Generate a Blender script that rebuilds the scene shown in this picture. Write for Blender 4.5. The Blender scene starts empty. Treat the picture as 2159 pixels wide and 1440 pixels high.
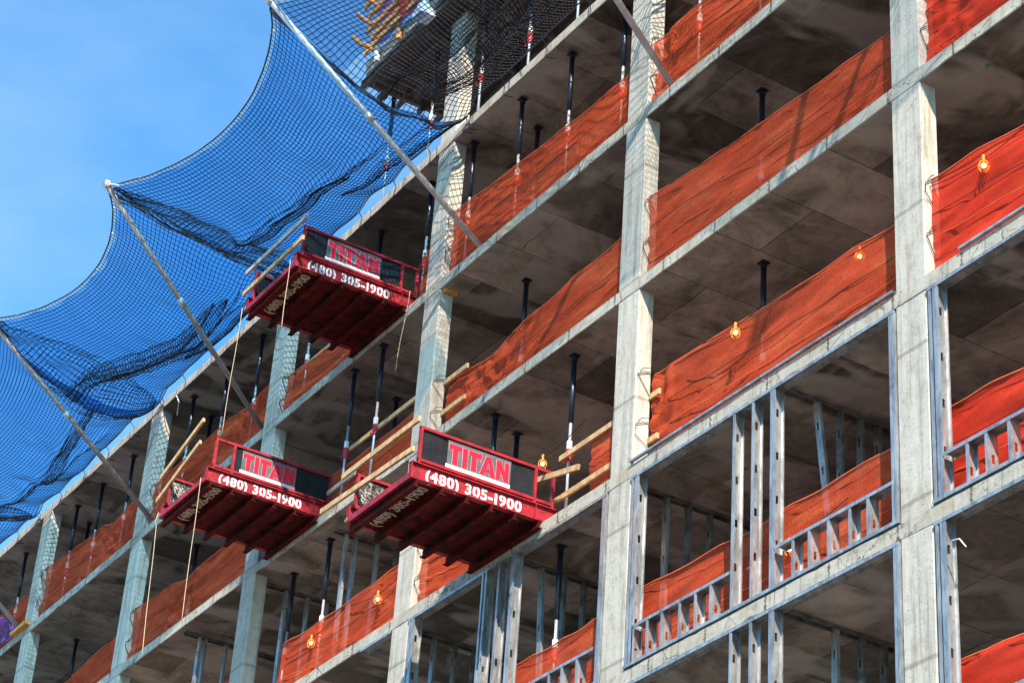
import bpy, math, random
from mathutils import Vector, noise
random.seed(7)
S = bpy.context.scene
COL = S.collection
R = math.radians
# ------------------------------------------------------------------ camera
cam = bpy.data.cameras.new('camera'); camo = bpy.data.objects.new('camera', cam); COL.objects.link(camo)
cam.sensor_width = 36; cam.lens = 81.78; cam.clip_end = 5000; cam.clip_start = .1
camo.location = (17.984, -15.538, -18.051)
from mathutils import Matrix
camo.matrix_world = Matrix.Translation(camo.location) @ (Matrix.Rotation(1.0492, 4, 'Z') @ Matrix.Rotation(2.1093, 4, 'X') @ Matrix.Rotation(0.0754, 4, 'Z'))
S.camera = camo
# ------------------------------------------------------------------ sky, sun, exposure
SUN = Vector((1.79, -1.0, 1.877)).normalized()
w = bpy.data.worlds.new("World"); S.world = w; w.use_nodes = True
nt = w.node_tree; bg = nt.nodes['Background']
sky = nt.nodes.new('ShaderNodeTexSky'); sky.sky_type = 'NISHITA'; sky.sun_disc = False
sky.sun_elevation = math.asin(SUN.z); sky.sun_rotation = math.atan2(SUN.x, SUN.y)
sky.air_density = 1.0; sky.dust_density = 0.5; sky.ozone_density = 2.5
tint = nt.nodes.new('ShaderNodeMixRGB'); tint.blend_type = 'MULTIPLY'; tint.inputs[0].default_value = 1; tint.inputs[2].default_value = (.70, 1.62, 1.98, 1)
nt.links.new(sky.outputs[0], tint.inputs[1]); 
wtc = nt.nodes.new('ShaderNodeTexCoord'); wmp = nt.nodes.new('ShaderNodeMapping'); wmp.inputs['Scale'].default_value = (2.2, 2.2, 5.5)
wns = nt.nodes.new('ShaderNodeTexNoise'); wns.inputs['Scale'].default_value = 1.6; wns.inputs['Detail'].default_value = 6; wns.inputs['Roughness'].default_value = .55
wrp = nt.nodes.new('ShaderNodeValToRGB'); wrp.color_ramp.elements[0].position = .40; wrp.color_ramp.elements[1].position = .75; wrp.color_ramp.elements[1].color = (.32, .32, .32, 1)
hz = nt.nodes.new('ShaderNodeMixRGB'); hz.inputs[2].default_value = (5.2, 6.6, 8.2, 1)
nt.links.new(wtc.outputs['Generated'], wmp.inputs[0]); nt.links.new(wmp.outputs[0], wns.inputs['Vector']); nt.links.new(wns.outputs[0], wrp.inputs[0])
nt.links.new(wrp.outputs[0], hz.inputs[0]); nt.links.new(tint.outputs[0], hz.inputs[1]); nt.links.new(hz.outputs[0], bg.inputs[0]); bg.inputs[1].default_value = 0.083
sl = bpy.data.lights.new('sun', 'SUN'); sl.energy = 5.0; sl.angle = R(0.5); sl.color = (1, .90, .79)
so = bpy.data.objects.new('sun', sl); COL.objects.link(so); so.rotation_euler = SUN.to_track_quat('Z', 'Y').to_euler()
S.view_settings.view_transform = 'Standard'; S.view_settings.look = 'None'; S.view_settings.gamma = 1
S.view_settings.exposure = 1.05
S.render.engine = 'CYCLES'; S.cycles.transparent_max_bounces = 24; S.cycles.max_bounces = 8
# ------------------------------------------------------------------ helpers
def nn(m, t, **kw):
    n = m.node_tree.nodes.new(t)
    for k, v in kw.items(): setattr(n, k, v)
    return n
def newmat(name):
    m = bpy.data.materials.new(name); m.use_nodes = True
    return m, m.node_tree.nodes['Principled BSDF'], m.node_tree.links.new
def ramp(m, fac, stops):
    r = nn(m, 'ShaderNodeValToRGB'); e = r.color_ramp.elements
    while len(e) < len(stops): e.new(.5)
    for i, (p, c) in enumerate(stops): e[i].position = p; e[i].color = (*c, 1) if len(c) == 3 else c
    m.node_tree.links.new(fac, r.inputs[0]); return r.outputs[0]
def noi(m, scale, vec, detail=5, rough=.6, dist=0):
    n = nn(m, 'ShaderNodeTexNoise'); n.inputs['Scale'].default_value = scale; n.inputs['Detail'].default_value = detail
    n.inputs['Roughness'].default_value = rough; n.inputs['Distortion'].default_value = dist
    m.node_tree.links.new(vec, n.inputs['Vector']); return n.outputs[0]
def mapp(m, vec, scale=(1, 1, 1), loc=(0, 0, 0), rot=(0, 0, 0)):
    n = nn(m, 'ShaderNodeMapping'); n.inputs['Scale'].default_value = scale; n.inputs['Location'].default_value = loc; n.inputs['Rotation'].default_value = rot
    m.node_tree.links.new(vec, n.inputs[0]); return n.outputs[0]
def mix(m, mode, f, a, b):
    n = nn(m, 'ShaderNodeMixRGB', blend_type=mode); L = m.node_tree.links.new
    for i, v in enumerate((f, a, b)):
        if hasattr(v, 'links') or hasattr(v, 'is_linked'): L(v, n.inputs[i])
        else: n.inputs[i].default_value = v if i == 0 else (*v, 1)
    return n.outputs[0]
def geo(m): return nn(m, 'ShaderNodeNewGeometry').outputs['Position']
def bump(m, bsdf, h, strength=.3, dist=.01):
    b = nn(m, 'ShaderNodeBump'); b.inputs['Strength'].default_value = strength; b.inputs['Distance'].default_value = dist
    m.node_tree.links.new(h, b.inputs['Height']); m.node_tree.links.new(b.outputs[0], bsdf.inputs['Normal'])
def simple(name, col, rough=.5, metal=0, var=.25, scale=6, col2=None, bmp=.1):
    m, b, L = newmat(name); p = geo(m)
    n = noi(m, scale, p)
    c2 = col2 or tuple(c * (1 - var) for c in col)
    L(ramp(m, n, [(.35, c2), (.65, col)]), b.inputs['Base Color'])
    b.inputs['Roughness'].default_value = rough; b.inputs['Metallic'].default_value = metal
    if rough > .82: b.inputs['Specular IOR Level'].default_value = .12
    bump(m, b, noi(m, scale * 6, p), bmp)
    return m
# ---- materials
def concrete(name, base, warm, streak=(7, 7, .7), stain=.5, cracks=False):
    m, b, L = newmat(name); p = geo(m)
    n1 = noi(m, 1.0, mapp(m, p, streak), 8, .65)
    c = ramp(m, n1, [(.3, tuple(x * .74 for x in base)), (.5, base), (.72, tuple(min(1, x * 1.16) for x in base))])
    n2 = noi(m, .9, p, 6, .7, .6)
    c = mix(m, 'MIX', ramp(m, n2, [(.5, (0, 0, 0)), (.72, (stain,) * 3)]), c, warm)
    n3 = noi(m, 38, p, 2, .5)
    c = mix(m, 'MULTIPLY', 1.0, c, ramp(m, n3, [(.27, (.35, .34, .33)), (.34, (1, 1, 1))]))
    n5 = noi(m, 5, p, 8, .8, .4)
    c = mix(m, 'MULTIPLY', 1.0, c, ramp(m, n5, [(.33, (.72, .71, .69)), (.52, (1, 1, 1))]))
    # form-board joints
    v = nn(m, 'ShaderNodeTexWave', wave_type='BANDS', bands_direction='Z'); v.inputs['Scale'].default_value = .16; v.inputs['Distortion'].default_value = .35
    v.inputs['Detail Scale'].default_value = .4
    L(p, v.inputs['Vector'])
    c = mix(m, 'MULTIPLY', 1.0, c, ramp(m, v.outputs['Fac'], [(0, (.66, .65, .63)), (.00035, (1, 1, 1))]))
    # rust and water runs
    n6 = noi(m, 1.0, mapp(m, p, (11, 11, .45), (2, 5, 1)), 5, .7)
    c = mix(m, 'MULTIPLY', 1.0, c, ramp(m, n6, [(.34, (.66, .62, .56)), (.47, (1, 1, 1))]))
    if cracks:
        vo = nn(m, 'ShaderNodeTexVoronoi', feature='DISTANCE_TO_EDGE'); vo.inputs['Scale'].default_value = 1.3
        nv = noi(m, 5, p, 4, .6)
        ad = nn(m, 'ShaderNodeVectorMath', operation='ADD'); sc = nn(m, 'ShaderNodeVectorMath', operation='SCALE'); sc.inputs['Scale'].default_value = .35
        L(nv, sc.inputs[0]); L(p, ad.inputs[0]); L(sc.outputs[0], ad.inputs[1]); L(ad.outputs[0], vo.inputs['Vector'])
        c = mix(m, 'MULTIPLY', 1.0, c, ramp(m, vo.outputs['Distance'], [(.003, (.30, .28, .25)), (.010, (1, 1, 1))]))
        tx = nn(m, 'ShaderNodeSeparateXYZ'); L(p, tx.inputs[0]); fm = nn(m, 'ShaderNodeMath', operation='PINGPONG'); fm.inputs[1].default_value = .61
        jx = nn(m, 'ShaderNodeMath', operation='MULTIPLY_ADD'); jx.inputs[1].default_value = .10; L(noi(m, 22, p, 2), jx.inputs[0]); L(tx.outputs['X'], jx.inputs[2]); L(jx.outputs[0], fm.inputs[0])
        c = mix(m, 'MULTIPLY', 1.0, c, ramp(m, fm.outputs[0], [(.012, (.28, .27, .26)), (.022, (1, 1, 1))]))
        n4 = noi(m, 1.0, mapp(m, p, (1.1, 1, 2.5)), 3, .6)
        c = mix(m, 'MIX', ramp(m, n4, [(.55, (0, 0, 0)), (.7, (.55,) * 3)]), c, (.36, .28, .17))
    L(c, b.inputs['Base Color']); b.inputs['Roughness'].default_value = .85; b.inputs['Specular IOR Level'].default_value = .25
    bump(m, b, noi(m, 14, p, 8, .75), .35, .02)
    return m
M = {}
M['column'] = concrete('column_concrete', (.49, .445, .37), (.37, .31, .23))
M['edge'] = concrete('slab_edge_concrete', (.44, .40, .325), (.35, .29, .20), (2.0, 2, 5), .8, True)
def soffit():
    m, b, L = newmat('soffit_concrete'); p = geo(m)
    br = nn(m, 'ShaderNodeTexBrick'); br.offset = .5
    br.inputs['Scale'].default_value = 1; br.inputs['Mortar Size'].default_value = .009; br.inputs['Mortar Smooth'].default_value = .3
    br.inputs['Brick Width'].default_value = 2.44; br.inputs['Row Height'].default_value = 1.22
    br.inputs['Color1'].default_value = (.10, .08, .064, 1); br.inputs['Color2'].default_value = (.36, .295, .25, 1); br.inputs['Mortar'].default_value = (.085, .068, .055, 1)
    sx = nn(m, 'ShaderNodeSeparateXYZ'); cx = nn(m, 'ShaderNodeCombineXYZ'); L(p, sx.inputs[0])
    zz = nn(m, 'ShaderNodeMath', operation='MULTIPLY'); zz.inputs[1].default_value = 3.7; L(sx.outputs['Z'], zz.inputs[0])
    ax = nn(m, 'ShaderNodeMath', operation='ADD'); L(sx.outputs['Y'], ax.inputs[0]); L(zz.outputs[0], ax.inputs[1])
    L(ax.outputs[0], cx.inputs['X']); L(sx.outputs['X'], cx.inputs['Y'])
    wv_ = nn(m, 'ShaderNodeTexNoise'); wv_.inputs['Scale'].default_value = 1.3; L(p, wv_.inputs['Vector'])
    wa = nn(m, 'ShaderNodeVectorMath', operation='MULTIPLY_ADD'); wa.inputs[1].default_value = (.06,) * 3; L(wv_.outputs['Color'], wa.inputs[0]); L(cx.outputs[0], wa.inputs[2])
    L(wa.outputs[0], br.inputs['Vector'])
    c = br.outputs['Color']
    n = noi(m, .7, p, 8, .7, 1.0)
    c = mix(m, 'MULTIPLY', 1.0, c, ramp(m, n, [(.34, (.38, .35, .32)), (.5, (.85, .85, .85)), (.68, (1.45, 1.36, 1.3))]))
    n = noi(m, 9, p, 6, .8)
    c = mix(m, 'MULTIPLY', 1.0, c, ramp(m, n, [(.28, (.66, .63, .6)), (.48, (1, 1, 1)), (.75, (1.18, 1.15, 1.12))]))
    # pale laitance patches, long along the joints, and dark oil stains
    n = noi(m, 1.0, mapp(m, p, (.9, .38, .6), (3, 11, 5)), 3, .5, .5)
    c = mix(m, 'MIX', ramp(m, n, [(.52, (0, 0, 0)), (.60, (.55,) * 3)]), c, (.47, .40, .35))
    n = noi(m, 1.0, mapp(m, p, (.4, 1.2, .6), (13, 1, 8)), 3, .55, .3)
    c = mix(m, 'MIX', ramp(m, n, [(.58, (0, 0, 0)), (.64, (.5,) * 3)]), c, (.43, .36, .315))
    n = noi(m, .75, mapp(m, p, (1, 1, 1), (9, 3, 77)), 6, .62, .6)
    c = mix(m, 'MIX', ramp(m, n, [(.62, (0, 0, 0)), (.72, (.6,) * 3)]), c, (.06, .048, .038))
    n = noi(m, .55, mapp(m, p, (1, 1, 1), (31, 7, 3)), 4, .6)
    c = mix(m, 'MIX', ramp(m, n, [(.66, (0, 0, 0)), (.71, (.7,) * 3)]), c, (.12, .10, .035))
    n = noi(m, 2.1, mapp(m, p, (1, 1, 1), (5, 17, 9)), 2, .5)
    c = mix(m, 'MIX', ramp(m, n, [(.755, (0, 0, 0)), (.78, (.8,) * 3)]), c, (.02, .17, .05))
    L(c, b.inputs['Base Color']); b.inputs['Roughness'].default_value = .9; b.inputs['Specular IOR Level'].default_value = .15
    bump(m, b, noi(m, 8, p, 6, .7), .2, .02)
    return m
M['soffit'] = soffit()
def netmat(name, col, trans, tcol=None):
    m, b, L = newmat(name); nts = m.node_tree; nts.nodes.remove(b)
    p = geo(m)
    n = noi(m, 1.0, mapp(m, p, (1.0, 1.0, 4.5), rot=(0, -.35, 0)), 4, .5, .3)
    c = ramp(m, n, [(.28, tuple(x * .74 for x in col)), (.55, col), (.75, (min(1, col[0] * 1.12), col[1] * 1.7, col[2] * 1.6))])
    d = nn(m, 'ShaderNodeBsdfDiffuse'); t = nn(m, 'ShaderNodeBsdfTranslucent'); L(c, d.inputs[0]); L(c, t.inputs[0])
    m1 = nn(m, 'ShaderNodeMixShader'); m1.inputs[0].default_value = .35; L(d.outputs[0], m1.inputs[1]); L(t.outputs[0], m1.inputs[2])
    tr = nn(m, 'ShaderNodeBsdfTransparent'); tr.inputs[0].default_value = (*(tcol or (1, .8, .75)), 1)
    m2 = nn(m, 'ShaderNodeMixShader'); L(m1.outputs[0], m2.inputs[1]); L(tr.outputs[0], m2.inputs[2])
    # weave: threads vary a little in how open they are
    n2 = noi(m, 1.0, mapp(m, p, (70, 70, 22)), 2, .5)
    L(ramp(m, n2, [(.3, (trans * .55,) * 3), (.7, (min(1, trans * 1.5),) * 3)]), m2.inputs[0])
    L(m2.outputs[0], nts.nodes['Material Output'].inputs[0])
    return m
M['orange_net'] = netmat('orange_mesh', (.80, .105, .042), .36)
M['red_net'] = netmat('red_mesh', (.86, .06, .03), .22)
M['purple_net'] = netmat('purple_mesh', (.55, .22, .72), .22)
M['liner'] = netmat('blue_debris_film', (.03, .25, .75), .955, (.34, .66, .95))
M['liner_thin'] = netmat('thin_debris_film', (.01, .04, .12), .985, (.56, .78, .97))
M['twine'] = simple('black_twine', (.012, .013, .02), .8)
M['rope'] = simple('black_rope', (.02, .02, .025), .8, col2=(.10, .09, .09), scale=30)
M['tan_rope'] = simple('tan_rope', (.55, .42, .26), .8, scale=30)
M['white_rope'] = simple('white_cord', (.75, .72, .66), .8)
M['orange_rope'] = simple('orange_cord', (.85, .15, .04), .7)
M['wire'] = simple('dark_wire', (.03, .03, .03), .5, .4)
M['wood'] = simple('sawn_timber', (.62, .40, .19), .75, scale=9, col2=(.36, .21, .09))
M['grey_wood'] = simple('weathered_timber', (.42, .36, .29), .8, col2=(.30, .25, .2))
M['orange_wood'] = simple('orange_timber', (.85, .36, .07), .75, col2=(.6, .22, .05))
M['dark_wood'] = simple('dark_timber', (.14, .08, .05), .8, col2=(.06, .04, .03))  # dark brown timber for the formwork joists and stringers
M['ply'] = simple('form_plywood', (.13, .06, .035), .7, scale=1.5, col2=(.05, .03, .02))
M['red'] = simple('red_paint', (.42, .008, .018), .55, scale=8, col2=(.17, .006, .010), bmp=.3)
M['dark_red'] = simple('shaded_red_paint', (.12, .007, .007), .85, scale=5, col2=(.016, .006, .004), bmp=.3)  # red paint darkened to carry the shade under the deck and between joists
M['black_sheet'] = simple('black_board', (.014, .0145, .017), .85, scale=9, col2=(.022, .022, .025))
M['grey_panel'] = simple('grey_panel', (.10, .12, .125), .6, col2=(.07, .085, .09))
M['logo_red'] = simple('logo_red', (.72, .012, .04), .45, scale=14, col2=(.6, .01, .03))
M['white'] = simple('white_paint', (.75, .75, .73), .6, scale=10, col2=(.6, .6, .57))
M['faded'] = simple('faded_white_paint', (.62, .52, .40), .7, scale=14, col2=(.3, .2, .14))
M['blk_steel'] = simple('dark_prop_paint', (.012, .016, .032), .35, .3, scale=4, col2=(.02, .022, .03))
M['pole'] = simple('galvanised_pole', (.55, .56, .58), .45, .55, scale=5, col2=(.40, .40, .42), bmp=.2)
M['pole_brown'] = simple('weathered_pole', (.35, .28, .25), .6, .3, scale=5, col2=(.22, .17, .15), bmp=.2)
M['prop_red'] = simple('prop_nut_red', (.60, .02, .03), .5)
M['yellow'] = simple('yellow_cage', (.6, .24, .015), .5)
M['outline'] = simple('letter_outline', (.72, .38, .38), .6)
def galv():
    m, b, L = newmat('galvanised_sheet'); p = geo(m)
    n = noi(m, 1.0, mapp(m, p, (6, 6, 1.6)), 7, .7, .8)
    L(ramp(m, n, [(.35, (.22, .22, .22)), (.65, (.56, .55, .53))]), b.inputs['Base Color'])
    b.inputs['Metallic'].default_value = .6
    L(ramp(m, noi(m, 14, p), [(.3, (.24,) * 3), (.7, (.48,) * 3)]), b.inputs['Roughness'])
    bump(m, b, noi(m, 1.0, mapp(m, p, (9, 9, 2.5)), 4, .6), .25, .02)
    return m
M['galv'] = galv()
M['galv_dark'] = simple('shaded_stud', (.26, .24, .22), .5, .5, scale=5, col2=(.09, .08, .07))  # stud steel with the interior shadow put into its colour
def scratched():
    m, b, L = newmat('scratched_black_board'); p = geo(m)
    vo = nn(m, 'ShaderNodeTexVoronoi', feature='DISTANCE_TO_EDGE'); vo.inputs['Scale'].default_value = 13; vo.inputs['Randomness'].default_value = 1
    nz = nn(m, 'ShaderNodeTexNoise'); nz.inputs['Scale'].default_value = 9; L(p, nz.inputs['Vector'])
    ad = nn(m, 'ShaderNodeVectorMath', operation='MULTIPLY_ADD'); ad.inputs[1].default_value = (.35,) * 3
    L(nz.outputs['Color'], ad.inputs[0]); L(p, ad.inputs[2]); L(ad.outputs[0], vo.inputs['Vector'])
    f = ramp(m, vo.outputs['Distance'], [(.03, (1, 1, 1)), (.10, (0, 0, 0))])
    f2 = ramp(m, noi(m, 6, p, 4, .7), [(.42, (0, 0, 0)), (.55, (1, 1, 1))])
    f = mix(m, 'MULTIPLY', 1.0, f, f2)
    L(mix(m, 'MIX', f, (.02, .02, .022), (.55, .47, .38)), b.inputs['Base Color'])
    return m
M['scratched'] = scratched()
def emis(name, col, st):
    m, b, L = newmat(name); b.inputs['Emission Color'].default_value = (*col, 1); b.inputs['Emission Strength'].default_value = st; return m
M['glow'] = emis('lit_bulb', (1, .60, .16), 6)
def ground():
    m, b, L = newmat('street_surface'); p = geo(m)
    L(ramp(m, noi(m, .3, p, 8, .7), [(.3, (.08, .076, .072)), (.7, (.15, .142, .13))]), b.inputs['Base Color']); b.inputs['Roughness'].default_value = .9
    return m
M['ground'] = ground()

class MB:
    def __init__(s): s.v = []; s.f = []; s.mi = []
    def add(s, vs, fs, mi=0):
        o = len(s.v); s.v += [tuple(v) for v in vs]; s.f += [tuple(i + o for i in f) for f in fs]; s.mi += [mi] * len(fs)
    def box(s, a, b, mi=0):
        x0, y0, z0 = [min(a[i], b[i]) for i in range(3)]; x1, y1, z1 = [max(a[i], b[i]) for i in range(3)]
        s.add([(x0, y0, z0), (x1, y0, z0), (x1, y1, z0), (x0, y1, z0), (x0, y0, z1), (x1, y0, z1), (x1, y1, z1), (x0, y1, z1)],
              [(0, 3, 2, 1), (4, 5, 6, 7), (0, 1, 5, 4), (1, 2, 6, 5), (2, 3, 7, 6), (3, 0, 4, 7)], mi)
    def bar(s, p, q, w, h, up=(0, 0, 1)):
        p = Vector(p); q = Vector(q); d = (q - p).normalized(); u = Vector(up); sd = d.cross(u).normalized(); u = sd.cross(d)
        c = []
        for e in (p, q):
            for a, b in ((-1, -1), (1, -1), (1, 1), (-1, 1)): c.append(e + sd * (a * w / 2) + u * (b * h / 2))
        s.add(c, [(3, 2, 1, 0), (4, 5, 6, 7), (0, 1, 5, 4), (1, 2, 6, 5), (2, 3, 7, 6), (3, 0, 4, 7)])
    def tube(s, pts, r, n=6, cap=True):
        pts = [Vector(p) for p in pts]; rings = []
        k = len(pts); rr = r if isinstance(r, (list, tuple)) else [r] * k
        prev = None
        for i, p in enumerate(pts):
            d = (pts[min(i + 1, k - 1)] - pts[max(i - 1, 0)]).normalized()
            if prev is None:
                a = Vector((0, 0, 1)) if abs(d.z) < .9 else Vector((1, 0, 0)); u = d.cross(a).normalized()
            else: u = (prev - d * prev.dot(d)).normalized()
            prev = u; v = d.cross(u)
            rings.append([p + (u * math.cos(2 * math.pi * j / n) + v * math.sin(2 * math.pi * j / n)) * rr[i] for j in range(n)])
        vs = [q for rg in rings for q in rg]; fs = []
        for i in range(k - 1):
            for j in range(n): fs.append((i * n + j, i * n + (j + 1) % n, (i + 1) * n + (j + 1) % n, (i + 1) * n + j))
        if cap and n > 2: fs += [tuple(range(n - 1, -1, -1)), tuple((k - 1) * n + j for j in range(n))]
        s.add(vs, fs)
    def prism(s, poly, fn, t, mi=0):
        # poly of (a,b) counter-clockwise; fn(a,b,c) -> point ; extruded from c=0 to c=t
        k = len(poly); vs = [fn(a, b, 0) for a, b in poly] + [fn(a, b, t) for a, b in poly]
        fs = [tuple(range(k - 1, -1, -1)), tuple(range(k, 2 * k))] + [(i, (i + 1) % k, k + (i + 1) % k, k + i) for i in range(k)]
        s.add(vs, fs, mi)
    def ball(s, c, r, n=10):
        vs = []; fs = []; c = Vector(c); m = n // 2
        for i in range(m + 1):
            th = math.pi * i / m
            for j in range(n): vs.append(c + Vector((math.sin(th) * math.cos(2 * math.pi * j / n), math.sin(th) * math.sin(2 * math.pi * j / n), math.cos(th))) * r)
        for i in range(m):
            for j in range(n): fs.append((i * n + j, (i + 1) * n + j, (i + 1) * n + (j + 1) % n, i * n + (j + 1) % n))
        s.add(vs, fs)
    def build(s, name, mat, parent=None, smooth=False, org=None):
        me = bpy.data.meshes.new(name)
        if org is None: org = Vector(parent.matrix_world.translation) if parent and parent.type == 'EMPTY' else (Vector(parent['_o']) if parent and '_o' in parent else Vector((0, 0, 0)))
        me.from_pydata([(v[0] - org[0], v[1] - org[1], v[2] - org[2]) for v in s.v], [], s.f)
        for m in (mat if isinstance(mat, (list, tuple)) else [mat]): me.materials.append(m)
        for i, p in enumerate(me.polygons): p.material_index = s.mi[i]; p.use_smooth = smooth
        o = bpy.data.objects.new(name, me); COL.objects.link(o)
        if parent: o.parent = parent
        else: o.location = org
        return o
def thing(name, label, cat, loc=(0, 0, 0), group=None):
    o = bpy.data.objects.new(name, None); COL.objects.link(o); o.location = loc; o.matrix_world = Matrix.Translation(loc)
    o.empty_display_size = .2; o['label'] = label; o['category'] = cat
    if group: o['group'] = group
    return o
def tag(o, label, cat, group=None):
    o['label'] = label; o['category'] = cat
    if group: o['group'] = group
    return o
def sub(mb, name, mat, part, root, smooth=False):          # a sub-part: child of a part, same local frame
    o = mb.build(name, mat, None, smooth, org=Vector(root.location)); o.location = (0, 0, 0); o.parent = part; return o
def copy_thing(t, loc, label):
    c = t.copy(); COL.objects.link(c); c.location = loc; c['label'] = label
    for ch in t.children:
        k = ch.copy(); COL.objects.link(k); k.parent = c
        for g in ch.children:
            d = g.copy(); COL.objects.link(d); d.parent = k
    return c
# ------------------------------------------------------------------ dimensions (metres, facade plane y = 0, z = 0 is the top of the third slab)
H = 3.05; T = .212; CW = .54; CD = .26
XC = {-2: 12.26, -1: 6.13, 0: 0., 1: -6.07, 2: -12.165, 3: -18.341, 4: -24.467, 5: -30.63, 6: -36.76, 7: -42.9}
def ZS(j): return (2 - j) * H + (.046 if j == 0 else 0)
CN = {-1: 'the column outside the frame', 0: 'the nearest column', 1: 'the second column from right', 2: 'the third column from right', 3: 'the fourth column from right', 4: 'the fifth column from right', 5: 'the leftmost column', 6: 'the left picture edge'}
ORD = ['highest', 'second highest', 'third', 'fourth', 'lowest visible', 'bottom']
# ------------------------------------------------------------------ ground
g = MB(); g.box((-900, -900, -20.2), (900, 900, -19.75)); go = g.build('ground', M['ground']); go['kind'] = 'structure'
# ------------------------------------------------------------------ concrete frame
bld = thing('concrete_building', 'unfinished concrete building frame of bare slabs and square columns', 'building', (-12, 7, -19.75))
def slab(j):
    z1 = ZS(j); z0 = z1 - T; xs = []; x = -46.
    while x < 15: xs.append(x); x += .16
    xs.append(15.); mb = MB(); vs = []; fs = []; mi = []
    for i, x in enumerate(xs):
        n1 = noise.noise(Vector((x * 1.7, j * 9.1, 0))) * .006 + noise.noise(Vector((x * 9, j * 3.3, 4))) * .004
        n2 = noise.noise(Vector((x * 3.1, j * 5.1, 7))) * .007 + max(0, noise.noise(Vector((x * 2.3, j * 7.7, 2))) - .42) * .09
        n3 = noise.noise(Vector((x * 2.9, j * 2.1, 11))) * .005 + max(0, noise.noise(Vector((x * 1.9, j * 4.4, 5))) - .45) * .07
        vs += [(x, n1, z1 - n3 - .012), (x, n1 + .012, z1 - n3), (x, 14, z1), (x, 14, z0), (x, n1 + .01, z0 + n2), (x, n1 - .002, z0 + .012 + n2)]
    for i in range(len(xs) - 1):
        for k in range(6):
            a = i * 6 + k; b = i * 6 + (k + 1) % 6
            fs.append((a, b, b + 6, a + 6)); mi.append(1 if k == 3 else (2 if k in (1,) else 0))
    e = (len(xs) - 1) * 6
    fs += [(0, 5, 4, 3, 2, 1), (e, e + 1, e + 2, e + 3, e + 4, e + 5)]; mi += [0, 0]
    mb.v = vs; mb.f = fs; mb.mi = mi
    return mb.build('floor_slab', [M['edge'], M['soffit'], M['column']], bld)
for j in range(0, 9): slab(j)
def column(x, ztop, zbot, yo=0., y0=0.):
    mb = MB(); c = .014; x0 = x + yo; x1 = x0 + CW; ya = .006 + y0; yb = ya + CD
    pf = [(x0 + c, ya), (x1 - c, ya), (x1, ya + c), (x1, yb - c), (x1 - c, yb), (x0 + c, yb), (x0, yb - c), (x0, ya + c)]
    mb.prism(pf, lambda a, b, t: (a, b, zbot + t), ztop - zbot)
    return mb.build('column', M['column'], bld)
rs = random.Random(3)
for k, x in XC.items():
    for j in range(-1, 9):
        if j == -1 and k > 2: continue
        zt = 8.86 if j == -1 else ZS(j) - T + .01
        zb = ZS(j + 1) - .012
        column(x, zt, zb, rs.uniform(-.012, .012))
    for j in range(0, 8):
        column(x, ZS(j) - T + .01, ZS(j + 1) - .01, 0, 6.2)
# wooden bracing pad on the slab below the leftmost column
# ------------------------------------------------------------------ formwork deck of the storey being poured
fw = thing('formwork_deck', 'timber formwork deck on props above the highest slab', 'formwork', (-13, 5, 8.86))
mb = MB(); mb.box((-14.9, -.42, 8.99), (15, 14, 9.03)); mb.build('plywood', M['ply'], fw)
y = -.40
i = 0
while y < 4.6:
    mb = MB(); mb.box((-14.95 - .22 * (i * 7 % 3) / 2, y, 8.865), (15, y + .07, 8.988)); mb.build('joist', M['dark_wood'], fw); y += .42; i += 1
for x in (-14.6, -13.9, -12.6, -11.3, -10.0, -8.4, -6.9, -4.2, -1.5):
    mb = MB(); mb.box((x, -.30, 8.74), (x + .09, 6, 8.863)); mb.build('stringer', M['dark_wood'], fw)
mb = MB(); mb.box((-14.6, -.49, 8.97), (15, -.423, 9.27)); mb.build('edge_board', M['grey_wood'], fw)
# guard rail on the formwork edge
gr = thing('guard_rail', 'orange timber guard rail leaning over the formwork edge at top', 'guard rail', (-13, -.55, 9.27))
for x in (-14.05, -13.2, -12.2, -10.9, -9.5):
    mb = MB(); mb.bar((x, -.54, 8.95), (x - .04, -.66, 10.7), .07, .09, (1, 0, 0)); mb.build('post', M['white'] if x in (-12.2, -14.05) else M['orange_wood'], gr)
for z, yy, l in ((9.36, -.62, -14.45), (9.55, -.64, -14.2), (9.80, -.66, -14.4), (10.12, -.69, -14.3), (10.45, -.71, -14.5)):
    mb = MB(); mb.bar((l, yy, z), (-8, yy, z), .05, .12); mb.build('rail', M['orange_wood'], gr)
for x, z in ((-14.2, 9.30), (-14.1, 9.78), (-14.0, 10.20), (-14.0, 10.62)):
    mb = MB(); pts = [(x - .03, -1.02, z + .12), (x, -.85, z + .02), (x + .05, -.55, z - .02), (x + .1, -.28, z + .02)]
    mb.tube(pts, .045, 6); mb.build('bracket', M['orange_wood'], gr)
for x in (-12.22,):
    mb = MB(); mb.box((x - .16, -.72, 8.80), (x + .16, -.40, 8.94)); mb.box((x - .10, -.66, 8.94), (x + .10, -.5, 9.12)); mb.build('post_foot', M['white'], gr)
pn = thing('guard_netting', 'purple guard netting behind the orange timber guard rail', 'netting', (-11, -.45, 9.27))
def sheet(fn, nu, nv, flip=False):
    mb = MB(); vs = [fn(i / nu, k / nv) for k in range(nv + 1) for i in range(nu + 1)]
    fs = [(k * (nu + 1) + i, k * (nu + 1) + i + 1, (k + 1) * (nu + 1) + i + 1, (k + 1) * (nu + 1) + i) for k in range(nv) for i in range(nu)]
    mb.add(vs, fs); return mb
def pf(u, v):
    x = -14.0 + 6 * u; return (x, -.54 - .12 * v + .05 * noise.noise(Vector((x * 2, v * 3, 1))), 9.28 + 1.05 * v + .05 * noise.noise(Vector((x, 3, v))))
sheet(pf, 50, 8).build('mesh', M['purple_net'], pn, True)
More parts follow.
